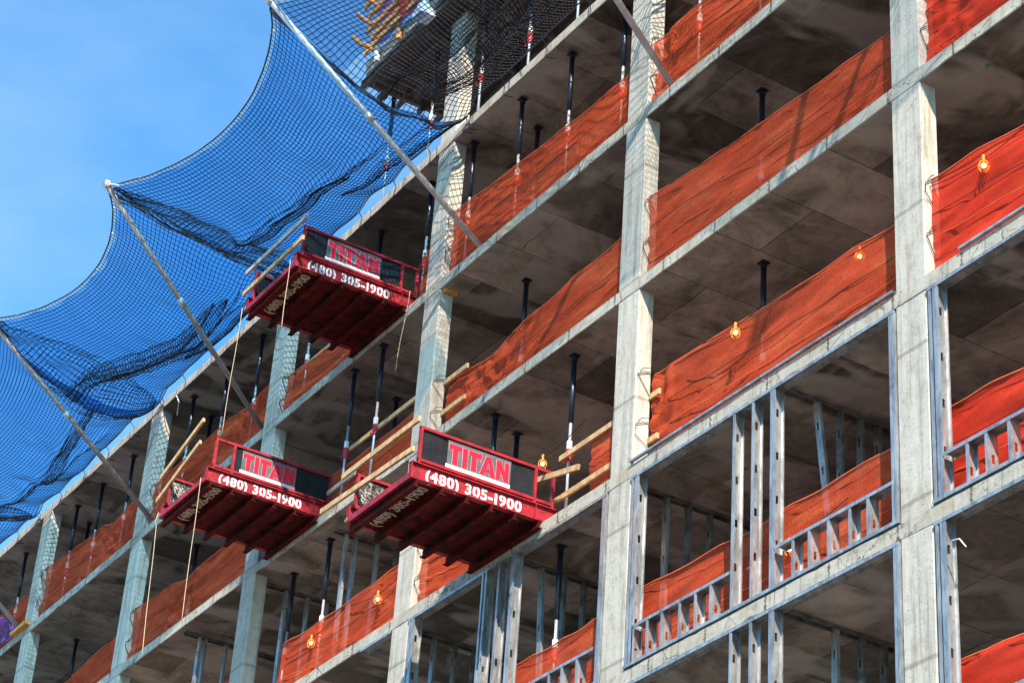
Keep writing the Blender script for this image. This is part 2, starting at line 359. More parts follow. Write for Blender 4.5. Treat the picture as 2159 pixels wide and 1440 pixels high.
mb = sheet(lambda u, v: (-13.5 + 1.1 * u, -.60 - .1 * v + .04 * math.sin(9 * u), 9.30 + .55 * v - .15 * u), 12, 6); mb.build('warning_cloth', M['orange_net'], pn, True)
# ------------------------------------------------------------------ shoring props
def make_prop(h, label, loc, white_low=False):
    t = thing('shoring_prop', label, 'prop', loc, 'shoring props holding up the slabs')
    x, y, z = loc
    mb = MB(); mb.box((x - .07, y - .07, z + h - .012), (x + .07, y + .07, z + h - .001)); mb.tube([(x, y, z + h - .1), (x, y, z + h - .013)], .046, 10); mb.build('head_plate', M['blk_steel'], t)
    mb = MB(); mb.tube([(x, y, z + h - .1), (x, y, z + h - 1.15)], .042, 10); mb.build('outer_tube', M['blk_steel'], t, True)
    mb = MB(); mb.tube([(x, y, z + h - 1.15), (x, y, z + .02)], .024, 8); mb.build('inner_tube', M['pole'], t, True)
    mb = MB(); mb.tube([(x, y, z + h - 1.6), (x, y, z + h - 1.47)], .043, 10); mb.build('collar', M['white'], t)
    mb = MB(); mb.tube([(x, y, z + h - 1.80), (x, y, z + h - 1.62)], .047, 8)
    mb.tube([(x - .11, y - .03, z + h - 1.70), (x - .13, y, z + h - 1.78), (x, y, z + h - 1.82), (x + .12, y, z + h - 1.76)], .009, 4); mb.build('adjusting_nut', M['prop_red'], t)
    mb = MB(); mb.box((x - .08, y - .08, z + .001), (x + .08, y + .08, z + .014)); mb.build('foot_plate', M['blk_steel'], t)
    return t
hp = H - T
P0 = None
PR = [(1, -9.83, .30), (1, -8.28, .30), (1, -10.36, .95), (1, -11.42, .30), (1, -14.91, .38), (1, -6.79, .35), (1, -19.73, .33), (1, -21.36, .35), (1, -22.92, .30), (1, -23.5, .98),
      (1, -26.26, .39), (1, -28.0, .40), (1, -29.44, .38), (1, -32.7, .40), (1, -30.1, .95), (1, -12.95, .33), (1, -4.72, .35), (1, -17.5, .36), (1, -3.2, .35),
      (2, -13.85, .16), (2, -14.95, .18), (2, -10.49, 1.02), (2, -15.39, 1.3), (2, -3.98, .99), (2, -29.85, 1.05), (2, -23.45, 1.07),
      (3, -15.65, .42), (3, -17.33, .57), (3, -7.67, .31), (3, -9.98, .34), (3, -10.28, .93), (3, -3.9, .99), (4, -7.92, .42)]
def bay_of(x):
    for k in range(-1, 7):
        if XC[k + 1] <= x < XC[k]: return k
    return 6
cnt = {}
for j, x, y in PR: cnt.setdefault((j, bay_of(x)), []).append((x, y))
for j, x, y in PR:
    k = bay_of(x); L = sorted(cnt[(j, k)]); i = L.index((x, y))
    pos = '' if len(L) == 1 else [('leftmost', 'rightmost'), ('leftmost', 'middle', 'rightmost'), ('leftmost', 'second', 'third', 'rightmost'), ('leftmost', 'second', 'third', 'fourth', 'rightmost')][len(L) - 2][i] + ' '
    lab = f"{pos}dark steel prop under the {ORD[j-1]} slab, left of {CN[k]}"
    loc = (x, y, ZS(j))
    if P0 is None: P0 = make_prop(hp, lab, loc); continue
    c = copy_thing(P0, loc, lab)
# props of the top storey, standing on the highest slab
Pt = None
for x, y, lab in ((-11.25, .22, 'dark steel prop right of the round lit column head under the formwork'), (-13.0, .2, 'red-collared steel prop just left of the netted column under the formwork'), (-14.65, .2, 'leftmost steel prop carrying the formwork corner, seen through blue net'),
                  (-9.75, .3, 'pale steel prop behind black net under the formwork'), (-8.2, .3, 'steel prop behind black net at the upper picture edge'), (-11.9, 1.3, 'steel prop deep behind the netted column under the formwork')):
    if Pt is None: Pt = make_prop(8.86 - ZS(0), lab, (x, y, ZS(0)))
    else: copy_thing(Pt, (x, y, ZS(0)), lab)
for t in [o for o in COL.objects if o.name.startswith('shoring_prop') and abs(o.location.z - ZS(0)) < .01]:
    t['group'] = 'props under the top formwork deck'
# ------------------------------------------------------------------ orange safety nets
def orange_net(j, xl, xr, label, h0=1.30, h1=1.30, seed=0, mat='orange_net', yl=.12, yr=.27, bunch=None, low=0):
    z0 = ZS(j); rr = random.Random(seed)
    t = thing('safety_net', label, 'net', ((xl + xr) / 2, .2, z0), 'safety nets along the slab edges')
    n = max(6, int((xr - xl) / .06)); m = 26
    def f(u, v):
        x = xl + (xr - xl) * u; y = yl + (yr - yl) * u
        hh = h0 + (h1 - h0) * u - .05 * math.sin(math.pi * u) - .025 * abs(math.sin(u * math.pi * 4 + seed)) + .035 * noise.noise(Vector((x * 1.1, seed, 0)))
        if bunch: hh -= bunch[1] * math.exp(-((x - bunch[0]) / bunch[2]) ** 2)
        q = x * .8 + v * 1.3
        a = .05 * noise.noise(Vector((x * .7, v * 2.6, seed * 3.1))) + .016 * noise.noise(Vector((x * 1.1 + v, v * 11 - x * .8, seed)))
        a += .012 * abs(noise.noise(Vector((x * .9, v * 17 - x * .6, seed * 2))))
        w_ = 1 if 0 < v < 1 else .3
        rg = noise.noise(Vector((x * .55 + 3 * seed, v * 5.5 - x * .9, seed))); a += .055 * max(0, .16 - abs(rg)) / .16 * (noise.noise(Vector((x * .6, v * 2, seed * 5))) + .25)
        if bunch: a += .10 * noise.noise(Vector((x * 5, v * 6, 3))) * math.exp(-((x - bunch[0]) / (bunch[2] * 1.5)) ** 2)
        return (x, y + a * w_, z0 + .005 + hh * v)
    sheet(f, n, m).build('mesh', M[mat], t, True)
    for fr, mt, r in ((1.0, 'orange_rope', .010), (.96, 'wire', .004), (.62, 'wire', .005), (.38, 'orange_rope', .006), (.16, 'wire', .004)):
        mb = MB(); A_ = Vector(f(0, fr)); B_ = Vector(f(1, fr))
        if fr == 1.0: pts = [Vector(f(i / 40, fr)) for i in range(41)]
        else: pts = [A_.lerp(B_, i / 24) + Vector((0, -.035 * math.sin(math.pi * min(1, i / 4 if i < 12 else (24 - i) / 4) / 2), -.07 * math.sin(math.pi * i / 24) + .012 * math.sin(i * 1.3 + seed))) for i in range(25)]
        mb.tube(pts, r, 5); mb.build('tension_cable', M[mt], t, True)
    # wire ties round the column on the left
    if any(abs(xl - XC[k] - CW - .015) < .01 for k in XC):
        yl = min(yl, .22)
        for fr in (.45, .97):
            mb = MB(); z = z0 + h0 * fr
            mb.tube([(xl + .05, yl, z), (xl - .004 + .012, yl + .02, z + .03), (xl + .01, .03, z - .06), (xl + .012, -.01 + .03, z - .30 * rr.uniform(.2, .8)), (xl + .012, yl + .03, z - .38)], .006, 4)
            mb.tube([(xl + .012, .06, z - .02), (xl + .012, .11, z + .05), (xl + .06, yl, z + .06)], .005, 4)
            mb.build('tie_wire', M['wire'], t)
    return t
NB = lambda j, k, extra='': f"orange mesh net on the {ORD[j]} slab, left of {CN[k]}{extra}"
def colR(k): return XC[k] + CW + .015
orange_net(1, colR(1), XC[0] - .01, NB(1, 0), 1.36, 1.3, 1, bunch=(-5.4, .12, .3))
orange_net(1, colR(2), XC[1] - .01, NB(1, 1), 1.40, 1.28, 2)
orange_net(1, -12.95, XC[2] - .01, 'narrow sliver of orange net between the top hoist platform and a column', 1.3, 1.35, 3, yl=.3)
orange_net(1, colR(3), -14.7, 'orange net piece beneath the highest hoist platform, right of a column', .95, .95, 4)
orange_net(1, colR(4), XC[3] - .01, NB(1, 3), 1.1, 1.45, 5, bunch=(-19.6, .15, .6))
orange_net(1, colR(5), XC[4] - .01, NB(1, 4), 1.4, 1.34, 6, bunch=(-26.3, .14, .5))
orange_net(1, -34.5, XC[5] - .01, NB(1, 5), 1.3, 1.3, 7)
orange_net(2, colR(0), 5.9, 'creased red mesh net on the third slab at the upper right corner', 1.5, 1.4, 8, 'red_net', bunch=(1.0, -.1, .3))
orange_net(2, colR(1), XC[0] - .01, NB(2, 0), 1.42, 1.24, 9)
orange_net(2, colR(2), XC[1] - .01, NB(2, 1, ', crumpled'), 1.15, 1.34, 10, yl=.31, yr=.29, bunch=(-10.3, .18, .7))
orange_net(2, -16.6, XC[2] - .01, 'orange net behind timber rails between the two lower hoist platforms', 1.0, 1.0, 11, yl=.24)
orange_net(2, colR(4), XC[3] - .01, NB(2, 3), 1.25, 1.32, 12, bunch=(-21.5, .12, .6))
orange_net(2, colR(5), XC[4] - .01, NB(2, 4, ', sagging'), .9, 1.15, 13, bunch=(-28, .2, 1.0))
orange_net(3, colR(0), 5.9, 'red mesh net right of the nearest column above the fourth slab', 1.42, 1.3, 14, 'red_net')
orange_net(3, colR(1), XC[0] - .01, NB(3, 0, ', with bulb'), 1.55, 1.32, 15, yl=.31, yr=.29, bunch=(-5.3, .05, .2))
orange_net(3, -7.0, XC[1] - .01, 'orange net behind timber rails right of the lowest hoist platform', 1.15, 1.2, 16, yl=.26)
orange_net(3, colR(2), -9.9, 'orange net tucked under the lowest hoist platform', 1.25, 1.2, 17)
orange_net(3, -16.9, XC[2] - .01, NB(3, 2), 1.2, 1.27, 18, yl=.3, yr=.3)
orange_net(3, -23.6, -17.9 - .45, 'orange net on the fourth slab near the bottom left edge', .9, 1.25, 19)
orange_net(4, XC[0] + .3, 5.9, 'red mesh net behind the stud sill wall right of the nearest column', 1.40, 1.3, 20, 'red_net', yl=.30, yr=.3)
orange_net(4, XC[1] + .3, XC[0] + .1, NB(4, 0, ', behind studs'), 1.32, 1.30, 21, yl=.3, yr=.3)
orange_net(4, -9.1, XC[1] + .1, NB(4, 1), 1.25, 1.28, 22, yl=.3, yr=.3)
orange_net(5, XC[0] + .3, 5.9, 'bright red net at the bottom right corner of the picture', 1.30, 1.26, 23, 'red_net', yl=.28, yr=.3)
pn2 = thing('guard_netting', 'small purple netting patch on the second slab at the lower left edge', 'netting', (-32.2, -.05, ZS(1)))
sheet(lambda u, v: (-34.5 + 3.35 * u, -.05 + .05 * noise.noise(Vector((u * 9, v * 4, 2))), ZS(1) + .01 + (1.15 - .95 * u ** 3) * v), 30, 8).build('mesh', M['purple_net'], pn2, True)
mb = MB()
for q in range(12): mb.tube([(-34.5, -.07, ZS(1) + .09 * q), (-31.3, -.07, ZS(1) + .045 * q)], .006, 3, False)
for q in range(32): mb.tube([(-34.4 + .1 * q, -.07, ZS(1)), (-34.4 + .1 * q, -.07, ZS(1) + 1.0 - .6 * (q / 32) ** 3)], .006, 3, False)
mb.build('coarse_mesh', M['twine'], pn2)
# ------------------------------------------------------------------ cold-formed studs
def stud_mb(mb, x, y0, z0, z1, d=.15, fl=.045, op=1, axis='y', tk=.003, lean=0):
    # C stud: web in the y-z plane at x, flanges towards op*x.  axis='x' turns it a quarter
    def P(a, b, z):      # a along flange, b along web depth
        s = lean * (z - z1)
        return (x + a * op, y0 + b + s, z) if axis == 'y' else (x + b + 0, y0 + a * op + s, z)
    def bx(a0, a1, b0, b1, c0, c1):
        vs = [P(a0, b0, c0), P(a1, b0, c0), P(a1, b1, c0), P(a0, b1, c0), P(a0, b0, c1), P(a1, b0, c1), P(a1, b1, c1), P(a0, b1, c1)]
        mb.add(vs, [(0, 3, 2, 1), (4, 5, 6, 7), (0, 1, 5, 4), (1, 2, 6, 5), (2, 3, 7, 6), (3, 0, 4, 7)])
    bx(0, fl, 0, tk, z0, z1); bx(0, fl, d - tk, d, z0, z1)
    bx(fl - tk, fl, tk, .014, z0, z1); bx(fl - tk, fl, d - .014, d - tk, z0, z1)
    h0 = d * .36; h1 = d * .64
    bx(0, tk, tk, h0, z0, z1); bx(0, tk, h1, d - tk, z0, z1)
    z = z1 - .30; top = z1
    while z > z0 + .15:
        bx(0, tk, h0, h1, z, top); top = z - .11; z -= .61
    bx(0, tk, h0, h1, z0, top)
def track_mb(mb, xa, xb, y0, zt, down=True, d=.152, h=.045, tk=.003):
    s = -1 if down else 1
    mb.box((xa, y0, zt), (xb, y0 + d, zt + s * tk)); mb.box((xa, y0, zt + s * tk), (xb, y0 + tk, zt + s * h)); mb.box((xa, y0 + d - tk, zt + s * tk), (xb, y0 + d, zt + s * h))
def stud_frame(label, j, xl, xr, studs, sills=(), top=True, bottom=True, jl=True, jr=True, group='steel stud frames filling the bays'):
    z0 = ZS(j + 1); z1 = ZS(j) - T; t = thing('stud_frame', label, 'stud frame', ((xl + xr) / 2, .05, z0), group); y0 = -.012
    if top:
        mb = MB(); track_mb(mb, xl, xr, y0 - .004, z1 - .002); mb.build('top_track', M['galv'], t)
    if bottom:
        mb = MB(); track_mb(mb, xl, xr, y0 - .004, z0 + .016, False); mb.build('bottom_track', M['galv'], t)
    za, zb = z0 + .021, z1 - .007
    def one(x, op, a=za, b=zb):
        mb = MB(); stud_mb(mb, x, y0, a, b, op=op); mb.build('stud', M['galv'], t)
    if jl: one(xl + .03, 1); one(xl + .15, -1); one(xl + .155, 1)
    if jr: one(xr - .005, -1); one(xr - .06, -1)
    for x, op in studs: one(x, op)
    for xa, xb, xs, hh in sills:
        mb = MB(); track_mb(mb, xa, xb, y0 - .004, z0 + hh, True); mb.build('sill_track', M['galv'], t)
        for x in xs: one(x, 1 if (x * 13) % 2 < 1 else -1, za, z0 + hh - .006)
    return t
stud_frame('stud frame with three tall studs and sill, under the fourth slab beside the nearest column', 3, colR(1), XC[0] - .02,
           [(-3.19, 1), (-2.79, 1), (-2.36, -1), (-2.355, 1)], [(-5.3, -3.2, (-5.34, -5.01, -4.64, -4.29, -3.95, -3.58), .58), (-2.3, -.1, (-1.97, -1.61, -1.25, -.90, -.53), .58)])
stud_frame('steel stud frame with sill right of the nearest column under the fourth slab', 3, colR(0), 6.1, [(3.4, 1)], [(.75, 6., (1.12, 1.47, 1.83, 2.19, 2.55, 2.9), .58)])
stud_frame('stud frame below the lowest loading platform, left of the second column', 3, colR(2), XC[1] - .02,
           [(-9.35, -1), (-9.30, 1), (-8.93, 1), (-8.52, -1), (-8.515, 1)], [(-8.4, -6.25, (-8.05, -7.7, -7.36, -6.99, -6.62), .58)])
stud_frame('stud frame with three studs at the bottom edge, under the lowest visible slab', 4, colR(1), XC[0] - .02, [(-3.19, 1), (-2.79, 1), (-2.36, -1), (-2.355, 1)], [])
stud_frame('tall double stud jamb at the bottom right corner beside the nearest column', 4, colR(0), 6.1, [(3.4, 1)], [(.75, 6., (1.12, 1.47, 1.83, 2.19), .58)])
mb = MB(); track_mb(mb, XC[2] - 1.0, XC[2] + .02, -.02, ZS(3) - T - .002); tag(mb.build('track_offcut', M['galv']), 'short loose steel track under the fourth slab beside the third column', 'steel track')
# steel track clipped along the top of the fourth slab
t = tag(MB().build('x', M['galv']), '', ''); bpy.data.objects.remove(t)
mb = MB(); track_mb(mb, colR(1) - .03, XC[0] - .01, -.035, ZS(3) + .017, False, .05, .03); tag(mb.build('edge_track', M['galv']), 'thin steel track lying along the fourth slab edge below the orange net', 'steel track')
mb = MB(); track_mb(mb, 1.15, 6.1, -.035, ZS(3) + .017, False, .05, .03); tag(mb.build('edge_track', M['galv']), 'thin steel track lying on the fourth slab edge right of the nearest column', 'steel track')
# interior partitions running away from the facade
def partition(label, j, x, ya, yb, ys, lean=None):
    z1 = ZS(j) - T; z0 = ZS(j + 1); t = thing('partition_frame', label, 'stud frame', (x, (ya + yb) / 2, z0), 'interior stud partitions under the slabs')
    mb = MB(); mb.box((x, ya, z1 - .005), (x + .12, yb, z1 - .002)); mb.box((x, ya, z1 - .05), (x + .003, yb, z1 - .005)); mb.box((x + .117, ya, z1 - .05), (x + .12, yb, z1 - .005)); mb.build('ceiling_track', M['galv_dark'], t)
    for i, yy in enumerate(ys):
        mb = MB(); stud_mb(mb, x + .004, yy, z0 + .01, z1 - .008, d=.112, op=1, axis='x', lean=(lean or {}).get(i, 0)); mb.build('stud', M['galv' if (i == 0 or (j == 2 and i < 3)) else 'galv_dark'], t)  # front studs keep the lit steel, the others take the shaded copy
    return t
partition('interior stud wall with a leaning stud, behind the tall studs near the nearest column', 3, -2.36, .18, 4.5, (.62, 1.0, 1.33, 1.62, 2.1, 2.6), {0: -.12})
partition('dark interior stud wall just right of the second column from the right', 3, -5.72, .25, 4.5, (.67, 1.04, 1.41, 1.8, 2.2))
partition('interior stud wall behind the jamb of the third column from the right', 3, -11.97, .25, 4.5, (.62, 1.0, 1.35, 1.75))
partition('interior stud wall behind the middle studs left of the second column', 3, -8.73, .2, 4.5, (.55, .95, 1.3, 1.65, 2.0), {0: -.04})
partition('interior stud wall at the bottom edge left of the nearest column', 4, -2.36, .18, 4.5, (.9, 1.3, 1.65, 2.0))
partition('interior stud wall right of the fourth column from the right', 3 - 1, -18.1, .35, 4.5, (.75, 1.2, 1.6, 2.0))
partition('interior stud wall left of the fourth column at the bottom edge', 2, -21.13, .14, 4.0, (.44, .56, 1.0))
partition('interior stud wall behind the orange net under the lowest hoist platform', 2, -15.3, .3, 4.0, (.50, .68, 1.12, 1.5))
# ------------------------------------------------------------------ hoist platforms
def text_mb(txt, adv, size, fn, t=.003):
    """each character set separately at a fixed pitch; fn(a, b, c) maps text plane to the world"""
    mb = MB(); strips = MB(); dg = None; x = 0
    for ch in txt:
        wv = adv * {' ': .62, '(': .62, ')': .62, '-': .62, '1': .72, '4': 1.05}.get(ch, 1)
        if ch != ' ':
            cu = bpy.data.curves.new('g', 'FONT'); cu.body = ch; cu.size = size; cu.align_x = 'CENTER'; cu.offset = size * .036; cu.resolution_u = 3
            ob = bpy.data.objects.new('g', cu); COL.objects.link(ob); dg = bpy.context.evaluated_depsgraph_get()
            me = ob.evaluated_get(dg).to_mesh(); cx = x + wv / 2
            vs = [fn(cx + v.co.x, v.co.y, t) for v in me.vertices]; mb.add(vs, [tuple(p.vertices) for p in me.polygons])
            ob.evaluated_get(dg).to_mesh_clear(); bpy.data.objects.remove(ob); bpy.data.curves.remove(cu)
            if ch in '0835469':                                   # stencil bridges
                sw = size * .045
                strips.add([fn(cx - sw / 2, -.01, t * 1.7), fn(cx + sw / 2, -.01, t * 1.7), fn(cx + sw / 2, size * .74, t * 1.7), fn(cx - sw / 2, size * .74, t * 1.7)], [(0, 1, 2, 3)])
        x += wv
    mb.add(strips.v, strips.f, 1); return mb, strips, x
def offset_poly(P, d):
    out = []; n = len(P)
    for i in range(n):
        a = Vector(P[i - 1]); b = Vector(P[i]); c = Vector(P[(i + 1) % n])
        e1 = (b - a).normalized(); e2 = (c - b).normalized(); n1 = Vector((e1.y, -e1.x)); n2 = Vector((e2.y, -e2.x))
        k = n1 + n2; k = k / max(.3, k.dot(n1)) if k.length > 1e-5 else n1
        out.append((b.x + k.x * d, b.y + k.y * d))
    return out
LET = [[(0, 1), (0, .76), (.045, .70), (.20, .70), (.20, 0), (.50, 0), (.50, .74), (.70, .74), (.70, 1)][::-1],
       ]
def letters():
    L_ = []
    Tt = [(0, 1), (0, .70), (.06, .66), (.10, .76), (.17, .76), (.17, 0), (.40, 0), (.40, .76), (.56, .76), (.56, 1)]
    I = [(0, 1), (0, 0), (.22, 0), (.22, 1)]
    T2 = [(0, 1), (0, .74), (.12, .74), (.12, 0), (.35, 0), (.35, .74), (.50, .74), (.52, .60), (.56, .60), (.56, 1)]
    A = [(.20, 1), (-.06, 0), (.16, 0), (.20, .18), (.36, .18), (.40, 0), (.64, 0), (.42, 1)]
    N = [(0, 1), (0, 0), (.19, 0), (.19, .52), (.36, 0), (.56, 0), (.56, 1), (.37, 1), (.37, .50), (.20, 1)]
    x = .02
    for P, wd in ((Tt, .60), (I, .27), (T2, .56), (A, .66), (N, .60)):
        L_.append([(a + x, b) for a, b in P]); x += wd
    return L_, x
def platform(label, X, z0, open_end, rails, sheetm, rotz=0):
    """X = outer (right) side of the deck, z0 = level of the slab it stands on; deck runs 2.17 m out from the slab"""
    t = thing('hoist_platform', label, 'loading platform', (X - .96, -1.0, z0), 'red loading platforms on the facade')
    W = 1.93; L = -2.19; XL = X - W
    def beam(x):
        mb = MB(); h = .265; zt = z0 + h + .004; zb = z0 + .004
        mb.box((x - .10, L, zt - .016), (x, 1.9, zt)); mb.box((x - .10, L, zb), (x, 1.9, zb + .016)); mb.box((x - .057, L + .002, zb + .016), (x - .043, 1.9, zt - .016))
        mb.box((x - .098, -.12, zb + .016), (x - .002, -.108, zt - .016)); mb.box((x - .098, L + .002, zb + .016), (x - .002, L + .012, zt - .016))
        return mb.build('side_beam', M['red'], t)
    br = beam(X); beam(XL + .1)
    # end beam and deck
    mb = MB(); mb.box((XL + .101, L + .002, z0 + .01), (X - .101, L + .06, z0 + .105)); mb.build('end_beam', M['red'], t)
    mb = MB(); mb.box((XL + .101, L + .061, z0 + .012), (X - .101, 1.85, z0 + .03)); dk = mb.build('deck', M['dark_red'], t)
    for y in (-2.10, -1.68, -1.27, -.86, -.46, -.055):
        mb = MB(); a, b = XL - .02, X + .03
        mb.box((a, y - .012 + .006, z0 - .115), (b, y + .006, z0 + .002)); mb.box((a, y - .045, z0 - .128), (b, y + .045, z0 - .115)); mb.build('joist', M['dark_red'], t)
    # side guards
    for s, xx in ((0, X - .03), (1, XL + .03)):
        ya, yb = -2.10, .18; za, zb = z0 + .30, z0 + .86
        r = .024
        mb = MB()
        mb.box((xx - r, ya, zb - .045), (xx + r, yb, zb)); mb.box((xx - r, ya, za), (xx + r, yb, za + .045))
        op = (-1.75 if (open_end if s == 0 else 'in') == 'out' else -.17)
        oe = open_end if s == 0 else 'in'
        posts = [ya, yb - .045, op]
        for yy in posts: mb.box((xx - r - .001, yy, z0 + .27), (xx + r + .001, yy + .045, zb - .002))
        fr = mb.build('guard_frame', M['red'], t)
        y0, y1 = (op + .045, yb - .045) if oe == 'out' else (ya + .045, op)
        mb = MB()
        n_ = 14
        mb.add([(xx - .01 + .006 * math.sin(7 * i / n_ * 3), y0 + (y1 - y0) * i / n_, zz) for i in range(n_ + 1) for zz in (za + .045, zb - .045)], [(2 * i, 2 * i + 2, 2 * i + 3, 2 * i + 1) for i in range(n_)])
        mb.add([(xx - .018 + .006 * math.sin(7 * i / n_ * 3), y0 + (y1 - y0) * i / n_, zz) for i in range(n_ + 1) for zz in (za + .045, zb - .045)], [(2 * i + 1, 2 * i + 3, 2 * i + 2, 2 * i) for i in range(n_)])
        sh = mb.build('infill_board', M['black_sheet'] if s == 0 else M[sheetm], t)
        if s == 0:
            gy0 = -1.63 + (.06 if open_end == 'out' else 0); gy1 = gy0 + 1.06; gz0 = za + .055; gz1 = zb - .07
            mb = MB(); mb.box((xx + .002, gy0, gz0), (xx + .006, gy1, gz1)); lp = mb.build('logo_panel', M['grey_panel'], t)
            mb = MB(); mb.box((xx + .0065, gy0 - .02, gz0 - .005), (xx + .010, gy1, gz0 + .055)); sub(mb, 'white_bar', M['white'], lp, t)
            Ls, wd = letters(); hw = (gz1 - gz0) - .055 - .065; sc = (gy1 - gy0 - .03) / wd
            fn = lambda a, b, c: (xx + .007 + c, gy0 + .005 + a * sc, gz0 + .075 + b * hw + (gz1 - gz0 - .08 - hw - .03) * 0)
            mb = MB(); mr = MB()
            for P in Ls:
                Q = [(a * sc, b * hw) for a, b in P]
                f2 = lambda a, b, c: (xx + .007 + c, gy0 + .012 + a, gz0 + .072 + b)
                mb.prism(offset_poly(Q, -.008) if False else offset_poly(Q, .0045), f2, .002)
                mr.prism(Q, f2, .0045)
            # counter of the A
            ax = Ls[3][0][0]
            tri = [((ax + .035) * sc, .34 * hw), ((ax + .185) * sc, .34 * hw), ((ax + .11) * sc, .72 * hw)]
            f2 = lambda a, b, c: (xx + .007 + c, gy0 + .012 + a, gz0 + .072 + b)
            mw = MB(); mw.prism(tri, f2, .006); 
            sub(mb, 'letter_outline', M['outline'], lp, t); sub(mr, 'lettering', M['logo_red'], lp, t); sub(mw, 'letter_counter', M['grey_panel'], lp, t)
    mb = MB()
    for q in range(5):
        for zz in (.05, .22): mb.tube([(X - .043, -2.12 + .5 * q, z0 + zz), (X - .030, -2.12 + .5 * q, z0 + zz)], .012, 6)
    sub(mb, 'bolt_row', M['dark_red'], br, t)
    # phone number on the beam web and under the deck
    sz = .235; adv = .134
    mb, st, wdt = text_mb('(480) 305-1900', adv, sz, lambda a, b, c: (X - .043 + c, -1.95 + a, z0 + .052 + b))
    k = 1.62 / wdt
    mb, st, wdt = text_mb('(480) 305-1900', adv * k, sz * min(1, k * 1.02), lambda a, b, c: (X - .043 + c, -1.95 + a, z0 + .055 + b))
    sub(mb, 'phone_number', [M['white'], M['red']], br, t)
    k = 1.5 / wdt
    mb, st, wd2 = text_mb('(480) 305-1900', adv * k * (1.62 / wdt if False else 1), .24, lambda a, b, c: (XL + .22 + a * 1.0, -1.78 - b, z0 + .0115 - c))
    sub(mb, 'phone_number', [M['faded'], M['dark_red']], dk, t)
    for (xa, za_, xb, zb_, nm) in rails:
        mb = MB(); mb.bar((xa, L - .045, z0 + za_), (xb, L - .045, z0 + zb_), .04, .085); mb.build('wood_rail', M[nm], t)
    # shackle at the outer far corner
    mb = MB(); mb.tube([(XL + .05, L - .02, z0 + .06 + .05 * math.cos(a / 3)) if False else (XL + .05 + .03 * math.sin(a * math.pi / 4), L - .02, z0 + .05 + .03 * math.cos(a * math.pi / 4)) for a in range(9)], .009, 5); mb.build('shackle', M['pole_brown'], t)
    return t
platform('lowest red loading platform jutting from the fourth slab, lit bulb behind it', -7.79, ZS(3), 'in', [(-9.90, .84, -7.60, .84, 'wood'), (-10.5, .50, -7.70, .40, 'wood')], 'scratched')
platform('left red loading platform jutting from the third slab', -15.37, ZS(2), 'out', [(-17.4, .84, -15.75, 1.32, 'wood'), (-17.42, .38, -15.75, .88, 'wood')], 'scratched')
platform('highest red loading platform jutting from the second slab against the blue net', -12.80, ZS(1), 'in', [(-14.78, .82, -12.45, .80, 'grey_wood'), (-14.80, .38, -12.50, .39, 'wood')], 'black_sheet')
# ------------------------------------------------------------------ loose timber rails
TB = [(-11.9, -10.85, 2, 1.07, .24, 'upper short timber stub right of the third column on the third slab'), (-11.9, -10.86, 2, .49, .24, 'lower short timber stub right of the third column on the third slab'),
      (-5.85, -5.27, 3, 1.13, .25, 'upper timber stub beside the second column on the fourth slab'), (-5.85, -5.28, 3, .43, .25, 'lower timber stub beside the second column on the fourth slab'),
      (-7.80, -6.3, 3, 1.10, .24, 'upper timber rail right of the lowest loading platform'), (-7.93, -6.3, 3, .43, .24, 'lower timber rail right of the lowest loading platform'), (-8.05, -6.95, 3, .68, .045, 'slanting timber rail seen through the lowest platform guard'),
      (-14.98, -12.5, 2, 1.22, .24, 'long timber rail on the third slab left of the third column'), (-17.6, -16.2, 1, .96, .24, 'upper timber rail beneath the highest loading platform'), (-17.5, -15.3, 1, .42, .24, 'lower timber rail beneath the highest loading platform'),
      (-15.2, -14.2, 2, .40, .045, 'short grey timber between the two lower loading platforms')]
for xa, xb, j, h, ty, lab in TB:
    mb = MB(); dz = .12 if 'slanting' in lab else .0
    mb.bar((xa, ty, ZS(j) + h + dz), (xb, ty, ZS(j) + h - dz), .038, .085); tag(mb.build('timber_rail', M['grey_wood' if 'grey' in lab else 'wood']), lab, 'timber rail', 'timber guard rails at the slab edges')
mb = MB(); mb.bar((-31.15, -.06, ZS(1) + .03), (-30.2, -.06, ZS(1) + .03), .12, .09); tag(mb.build('timber_block', M['orange_wood']), 'orange timber block on the second slab at the leftmost column', 'timber block')
mb = MB(); mb.box((XC[2] + CW + .02, .05, ZS(1) - T - .06), (XC[2] + CW + .09, .30, ZS(1) - T - .002)); tag(mb.build('timber_block', M['orange_wood']), 'small timber left under the second slab beside the third column', 'timber block')
# ------------------------------------------------------------------ lamps on the nets
def lamp(label, loc):
    t = thing('work_light', label, 'work light', loc, 'caged bulbs hung along the nets'); x, y, z = loc
    mb = MB(); mb.tube([(x, y, z + .17), (x, y, z + .08)], .02, 8); mb.build('socket', M['yellow'], t)
    mb = MB(); mb.ball((x, y, z + .02), .030, 10); mb.build('bulb', M['glow'], t, True)
    mb = MB()
    for a in range(4):
        th = a * math.pi / 4
        mb.tube([(x + math.cos(th) * .066 * math.sin(b * math.pi / 6), y + math.sin(th) * .066 * math.sin(b * math.pi / 6), z + .01 + .082 * math.cos(b * math.pi / 6)) for b in range(-5, 7)], .0045, 4)
    mb.build('cage', M['yellow'], t)
    mb = MB(); mb.tube([(x - 1.1, y + .05, z + .30)] + [(x - 1.1 + .157 * a, y + .03, z + .30 - .16 * math.sin(math.pi * a / 14)) for a in range(1, 15)], .007, 4); mb.tube([(x, y, z + .17), (x, y + .03, z + .15)], .007, 4); mb.build('power_cord', M['wire'], t)
    return t
l0 = lamp('lit caged bulb on the orange net left of the nearest column, above the fourth slab', (-3.3, .08, -2.0))
